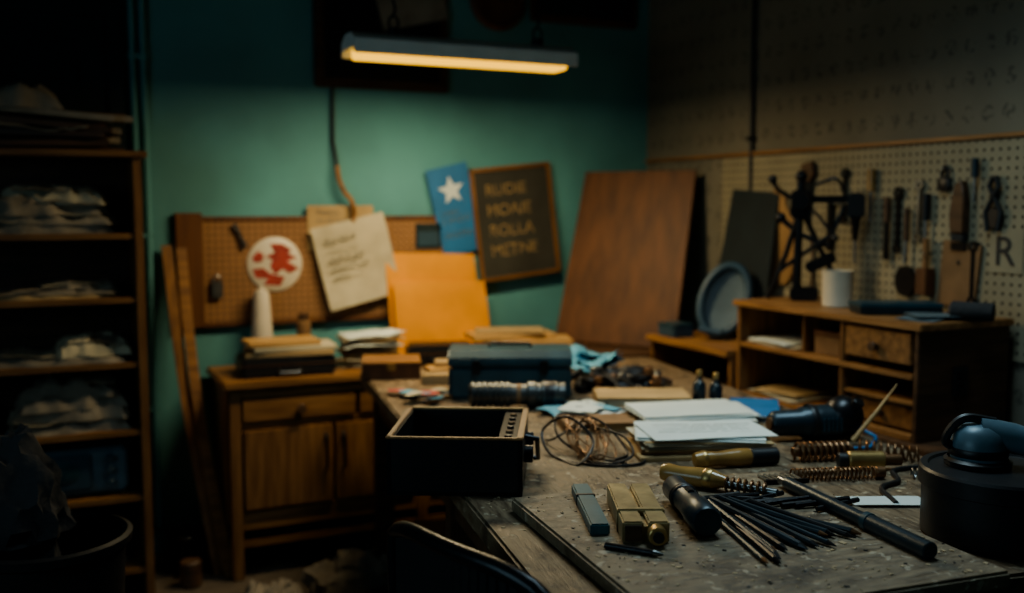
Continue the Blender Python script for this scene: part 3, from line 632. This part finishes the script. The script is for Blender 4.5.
for k in range(9):
    a=random.uniform(-.7,.2); x,y=1.22+.024*k,1.635-.018*k
    b.cyl((x-.06*math.cos(a),y-.06*math.sin(a),.837),(x+.06*math.cos(a),y+.06*math.sin(a),.837+.006*(k%2)),.0055,M_blkm if k%2 else M_blk,seg=8)
b.done()
B('honing_rod').cyl((1.404,1.633,.845),(1.365,1.36,.845),.013,M_gun).cyl((1.365,1.36,.845),(1.342,1.196,.845),.016,M_gun).cyl((1.408,1.66,.845),(1.404,1.633,.845),.009,M_steel).cyl((1.366,1.37,.845),(1.3645,1.355,.845),.0175,M_btool).done()
B('round_tin',(1.635,1.30,.80)).lathe([(0,0),(.135,0),(.14,.004),(.14,.095),(.146,.098),(.146,.128),(.142,.133),(.13,.133),(.127,.128),(0,.128)],M_blk,seg=56).done()
b=B('orbital_sander',(1.625,1.345,.929),-30)
b.lathe([(0,0),(.06,0),(.062,.01),(.055,.015)],M_blk,(0,0,0)).lathe([(.05,.012),(.052,.04),(.045,.065),(.03,.078),(0,.082)],M_sander,(0,0,0)).lathe([(.053,.02),(.0545,.022),(.0545,.034),(.053,.036)],M_blk,(0,0,0))
b.tube([(0,0,.06),(.06,-.01,.055),(.12,-.02,.04),(.15,-.03,.035)],[.035,.03,.024,.02],M_sander,14).curve([(-.04,0,.03),(-.062,0,.05),(-.03,0,.09),(.03,0,.085)],.009,M_blk).done()
B('power_cable').curve([(1.60,1.52,.806),(1.66,1.62,.806),(1.74,1.65,.806),(1.80,1.72,.806),(1.90,1.70,.806),(1.93,1.58,.806),(1.86,1.45,.806),(1.84,1.34,.806)],.006,M_blk).done()

# ------------------------------------------------------------ chair tucked at bench
ch=B('work_chair',(.603,1.485,0),rot=Euler((0,0,R(-74.5))))
pts=[]
for k in range(21):
    u=k/20; x=-.2+.4*u; pts.append((x,-.03*(1-(2*u-1)**2),.845+.03*(1-(2*u-1)**4)))
ch.tube([(-.19,.03,.0),(-.195,.01,.45),(-.2,0,.80)]+pts+[(.2,0,.80),(.195,.01,.45),(.19,.03,0)],.015,M_blkm,12)
for i in range(20):
    a,c=Vector(pts[i]),Vector(pts[i+1])
    ch.box(a.x-.001,c.x+.001,a.y-.006,a.y+.006,.70,a.z,M_blk,.001)
ch.box(-.19,.19,.02,.38,.43,.455,M_blk,.01)
for x in (-.17,.17): ch.cyl((x,.36,0),(x,.36,.44),.013,M_blkm)
ch.done()

# ------------------------------------------------------------ right side furniture
s=B('side_desk'); s.box(2.26,2.70,1.55,2.985,.70,.73,M_dw)
for y in (1.57,2.93): s.box(2.28,2.32,y,y+.045,0,.70,M_dw).box(2.64,2.68,y,y+.045,0,.70,M_dw)
s.box(2.29,2.31,1.6,2.94,.60,.70,M_dw); s.done()
h=B('desk_hutch'); x0,x1,y0,y1,z0,z1=2.30,2.68,2.12,2.97,.73,1.085
h.box(x0-.012,x1,y0-.015,y1+.015,z1-.022,z1,M_woy,.004)
h.box(x0,x1,y0,y0+.02,z0,z1-.02,M_dw); h.box(x0,x1,y1-.02,y1,z0,z1-.02,M_woz)
h.box(x0,x1-.01,y0+.02,y1-.02,z0,z0+.018,M_woy); h.box(x1-.015,x1,y0+.02,y1-.02,z0,z1-.02,M_dw)
h.box(x0+.005,x1-.015,2.43,2.45,z0,z1-.02,M_woz)
h.box(x0+.03,x1-.015,2.64,2.655,.93,z1-.02,M_woz)
h.box(x0-.002,x1-.015,y0+.02,y1-.02,.915,.932,M_woy)
h.box(x0+.01,x1-.015,y0+.02,2.43,.835,.848,M_woy)
h.box(x0+.0,x0+.02,2.15,2.42,.957,1.052,M_wo,.004).cyl((x0,2.285,1.0),(x0-.025,2.285,1.0),.010,M_dw,r1=.015)
h.box(x0+.03,x0+.05,2.15,2.42,.755,.83,M_wo,.004).cyl((x0+.03,2.285,.79),(x0+.01,2.285,.79),.010,M_dw)
h.box(2.44,2.50,y0-.006,y0,.86,.95,M_blk,.002).box(2.455,2.485,y0-.008,y0-.004,.875,.90,M_blkm,.002).box(2.455,2.485,y0-.008,y0-.004,.912,.937,M_blkm,.002)
h.done()
B('hutch_papers',(2.42,2.80,.932)).sheet(0,0,0,.2,.26,M_cream,4,.01,.004,1).sheet(0,.02,.008,.2,.22,M_paper,-4,.01,.004,2).done()
B('hutch_papers.001',(2.42,2.80,.748)).sheet(0,0,0,.2,.26,M_cream,-4,.01,.004,6).sheet(.01,.0,.01,.2,.2,M_tan,6,.01,.004,7).done()
B('index_card_box',(2.40,2.555,.932)).box(-.05,.05,-.06,.06,0,.075,M_brown,.003).box(-.052,.052,-.062,.062,.06,.08,M_ply,.002).done()
s=B('low_cabinet')
s.box(2.28,2.70,3.0,3.56,.865,.89,M_woy,.004).box(2.30,2.69,3.0,3.02,0,.865,M_woz).box(2.30,2.69,3.53,3.55,0,.865,M_woz).box(2.67,2.69,3.02,3.53,0,.865,M_dw).box(2.30,2.67,3.02,3.53,.64,.66,M_woy).box(2.30,2.67,3.02,3.53,.05,.08,M_woy).box(2.305,2.32,3.03,3.52,.09,.63,M_dw).done()
b=B('oval_dish',(2.435,3.30,.908),rot=Euler((R(-16),R(16),R(-44))))
b.tube([(.09*math.cos(a),-.01,.15+.145*math.sin(a)) for a in [k*2*math.pi/40 for k in range(40)]],.018,M_bluep,12,True)
t=bmesh.new(); c0=t.verts.new((0,.02,.15)); rg=[t.verts.new((.085*math.cos(2*math.pi*k/40),.0,.15+.14*math.sin(2*math.pi*k/40))) for k in range(40)]
for k in range(40): t.faces.new((c0,rg[k],rg[(k+1)%40]))
b.merge(t,M_bluep2); b.tube([(-.05,-.01,.01),(-.05,-.06,-.0),(.03,-.06,.01),(.03,-.01,.02)],.012,M_bluep).done()
slabquad('slate_panel',[(2.55,3.50,.892),(2.60,3.20,.892),(2.69,3.22,1.48),(2.69,3.52,1.50)],.012,M_slate)
B('blue_tin',(2.36,3.45,.89)).box(-.05,.05,-.06,.06,0,.05,M_bluep,.006).box(-.052,.052,-.062,.062,.04,.055,M_btool,.004).done()
B('stored_books',(2.48,3.26,.66)).box(-.1,.1,-.13,.13,0,.03,M_dw,.003).box(-.09,.09,-.12,.12,.03,.055,M_brown,.003,rot=(0,0,6)).done()

# ------------------------------------------------------------ right wall tools
def RW(name,y,z,x=2.706): return B(name,(x,y,z),-90)
out=[(-.03,.20),(.03,.17),(.04,.12),(.09,.05),(.105,-.03),(.09,-.15),(.05,-.2),(-.06,-.2),(-.105,-.12),(-.115,-.02),(-.09,.06),(-.05,.13)]
RW('violin_shaped_board',3.22,1.31).prism(out,.016,M_lwz,.003,0).cyl((0,-.016,.15),(0,-.018,.15),.008,M_blk).done()
d=B('drill_stand',(2.53,2.83,1.085),-42)
d.tube([(-.06,0,.02),(-.05,0,.44)],.014,M_blkm,12).tube([(-.16,-.02,.006),(-.10,-.01,.16),(-.05,0,.33)],.010,M_blkm).tube([(.12,-.02,.006),(.03,0,.17),(-.05,0,.34)],.010,M_blkm).tube([(-.05,.07,.006),(-.05,0,.3)],.009,M_blkm)
d.box(-.085,-.015,-.03,.03,.30,.40,M_blkm,.008).box(-.08,.17,-.018,.018,.355,.38,M_blkm,.005).ball((-.05,0,.45),.022,M_blkm).box(.11,.17,-.03,.03,.30,.39,M_blk,.008)
d.cyl((.14,0,.30),(.14,0,.22),.018,M_blkm,r1=.008).cyl((.14,0,.22),(.14,0,.14),.004,M_steel).tube([(-.02,-.03,.34),(.02,-.05,.30),(.07,-.07,.23)],.006,M_blkm).ball((.07,-.07,.23),.013,M_blk).tube([(-.08,-.02,.37),(-.13,-.03,.40),(-.15,-.03,.44)],.008,M_blkm).ball((-.15,-.03,.44),.016,M_blk)
d.box(-.08,.02,-.04,.04,.0,.05,M_blkm,.008).box(-.03,.08,-.02,.02,.12,.16,M_blkm,.006,rot=(0,-25,0))
d.tube([(-.13,-.02,.10),(-.05,0,.16),(.06,-.01,.24),(.10,-.01,.34)],.008,M_blkm).tube([(-.12,0,.30),(-.05,0,.24),(.05,0,.20)],.010,M_blkm).ball((-.12,0,.30),.02,M_blkm).lathe([(0,-.02),(.03,-.02),(.034,-.01),(.034,.01),(.03,.02),(0,.02)],M_blkm,(-.05,-.04,.36),(-.05,-1,.36)).curve([(.10,0,.39),(.07,0,.44),(.0,0,.42)],.006,M_blkm)
d.done()
B('enamel_mug',(2.45,2.62,1.085)).lathe([(0,0),(.046,0),(.05,.004),(.053,.12),(.055,.124),(.051,.124),(.047,.01),(0,.01)],M_white,seg=36).curve([(.03,.045,.10),(.05,.08,.09),(.05,.08,.04),(.03,.045,.03)],.006,M_white).done()
B('pencil_tin',(2.47,2.38,1.085),-25).box(-.13,.13,-.06,.06,0,.032,M_gun,.006).box(-.132,.132,-.062,.062,.020,.036,M_btool,.004).done()
B('loose_letters',(2.42,2.21,1.085)).sheet(0,0,.0,.16,.12,M_bluep2,20,.008,.002,1).sheet(.05,-.01,.006,.18,.13,M_bluep2,-30,.008,.002,2).done()
RW('garden_trowel',2.55,1.29).cyl((0,-.02,.13),(0,-.02,.02),.010,M_dw).tube([(0,-.02,.03),(0,-.025,-.06)],.005,M_steel).lathe([(0,0),(.035,.0),(.047,.006),(.045,.012),(0,.012)],M_blkm,(0,-.01,-.12),(0,-1,-.12),24,sx=1,sy=1.15).cyl((0,0,.12),(0,-.035,.12),.004,M_steel).done()
RW('screwdriver.001',2.47,1.36).cyl((0,-.02,.11),(0,-.02,.02),.014,M_blk).cyl((0,-.02,.02),(0,-.02,-.12),.005,M_steel).cyl((0,0,.06),(0,-.03,.06),.004,M_steel).done()
RW('screwdriver.002',2.72,1.47).cyl((0,-.02,.09),(0,-.02,.01),.013,M_amber).cyl((0,-.02,.01),(0,-.02,-.10),.004,M_steel).cyl((0,0,.05),(0,-.03,.05),.004,M_steel).done()
RW('screwdriver.003',2.28,1.52).cyl((0,-.02,.06),(0,-.02,.0),.012,M_gun).cyl((0,-.02,.0),(0,-.02,-.08),.004,M_steel).cyl((0,0,.03),(0,-.03,.03),.004,M_steel).done()
RW('flat_file',2.64,1.36).cyl((0,-.02,.10),(0,-.02,.01),.012,M_dw).box(-.012,.012,-.024,-.016,-.12,.01,M_blkm,.002).cyl((0,0,.06),(0,-.03,.06),.004,M_steel).done()
for i,(yy,zz,k,m_) in enumerate(((2.60,1.42,1,M_blkm),(2.51,1.45,.9,M_steel),(2.86,1.50,.9,M_blkm),(3.02,1.24,.8,M_steel),(2.28,1.25,.9,M_blkm),(2.08,1.45,.9,M_blkm))):
    RW('wrench' if i==0 else 'wrench.%03d'%i,yy,zz).box(-.008*k,.008*k,-.016,-.006,-.13*k,.04*k,m_,.002).lathe([(.010*k,0),(.02*k,0),(.02*k,.01),(.010*k,.01),(.01*k,0)],m_,(0,-.006,.055*k),(0,-1,.055*k),18).lathe([(.008*k,0),(.016*k,0),(.016*k,.01),(.008*k,.01),(.008*k,0)],m_,(0,-.006,-.14*k),(0,-1,-.14*k),18).cyl((0,0,.055*k),(0,-.02,.055*k),.004,M_steel).done()
RW('try_square',2.93,1.38).box(-.012,.012,-.02,-.004,-.12,.08,M_blkm,.002).box(-.01,.10,-.016,-.008,.055,.08,M_steel,.002).cyl((0,0,.06),(0,-.025,.06),.004,M_steel).done()
RW('hand_saw',3.06,1.50).prism([(-.02,.04),(.03,.03),(.012,-.14),(-.008,-.14)],.003,M_blkm,0,-.01).prism([(-.03,.09),(.03,.10),(.045,.05),(.02,.02),(-.03,.03)],.02,M_dw,.003,-.003).done()
RW('padlock',2.405,1.53).lathe([(0,0),(.022,0),(.026,.004),(.026,.014),(.02,.018),(0,.018)],M_blk,(0,-.002,-.03),(0,-1,-.03)).tube([(.014*math.cos(a),-.01,-.005+.035*math.sin(a)) for a in [k*math.pi/8 for k in range(9)]],.005,M_blk).cyl((0,0,.02),(0,-.025,.02),.004,M_steel).done()
b=RW('pincers',2.21,1.44); b.tube([(-.018,-.015,-.09),(-.028,-.015,-.03),(.0,-.015,.02),(.018,-.015,.05),(.004,-.015,.08)],.008,M_blk).tube([(.018,-.015,-.09),(.028,-.015,-.03),(.0,-.015,.02),(-.018,-.015,.05),(-.004,-.015,.08)],.008,M_blk).cyl((0,0,.02),(0,-.025,.02),.008,M_blkm).lathe([(0,0),(.03,0),(.034,.006),(.03,.012),(0,.012)],M_blk,(0,-.004,-.05),(0,-1,-.05)).done()
RW('clipboard',2.335,1.20).box(-.075,.075,-.012,-.002,-.105,.11,M_brown,.002,rot=(0,6,0)).box(-.03,.03,-.02,-.010,.085,.11,M_blkm,.002).cyl((0,-.014,.045),(0,-.016,.045),.006,M_blk).done()
RW('bench_brush',2.335,1.40).prism([(-.012,.10),(.016,.11),(.028,.06),(.03,-.06),(-.022,-.06),(-.03,0)],.03,M_dw,.004,-.004).box(-.02,.028,-.03,-.006,-.085,-.06,M_cloth,.002).done()
RW('wooden_mallet',2.455,1.19).box(-.025,.025,-.05,-.006,-.06,.03,M_ply,.004).cyl((0,-.028,.03),(0,-.028,.13),.010,M_wo).cyl((0,0,.08),(0,-.04,.08),.004,M_steel).done()
b=RW('stencilled_letter',2.165,1.29); b.box(-.06,.06,-.003,-.001,-.07,.07,M_pegR,.001); lp=b.done()
text('letter','R',.13,M_ink,lp,(-.045,-.005,-.045))
B('tool_roll',(2.50,2.18,1.085),-60).cyl((-.0,-.03,.03),(.12,-.03,.03),.028,M_cloth).cyl((-.02,.03,.02),(.10,.04,.02),.02,M_dw).done()

# floor clutter
foldpile('floor_rags',1.02,3.62,0,[(0,.34,.22,.07,M_rag,5),(.04,.22,.16,.07,M_rag,-12)],1,.03,[M_rag])
foldpile('floor_rags.001',.66,3.45,0,[(0,.26,.2,.07,M_dw,4),(.02,.2,.16,.06,M_rag,-9)])
B('floor_tins',(.45,3.97,0)).cyl((0,0,0),(0,0,.16),.05,M_blkm).cyl((.0,-.14,0),(0,-.14,.10),.04,M_dw).done()

# ------------------------------------------------------------ camera
cam=bpy.data.objects.new('camera',bpy.data.cameras.new('camera'))
bpy.context.collection.objects.link(cam); bpy.context.scene.camera=cam
cam.data.lens=35.16; cam.location=(0,0,1.43)
cam.rotation_euler=(R(90-5.2),0,R(-25)); cam.data.clip_start=.05
cam.data.dof.use_dof=True; cam.data.dof.focus_distance=1.95; cam.data.dof.aperture_fstop=1.6
sc=bpy.context.scene
sc.view_settings.view_transform='AgX'
try: sc.view_settings.look='AgX - Medium High Contrast'
except Exception: pass
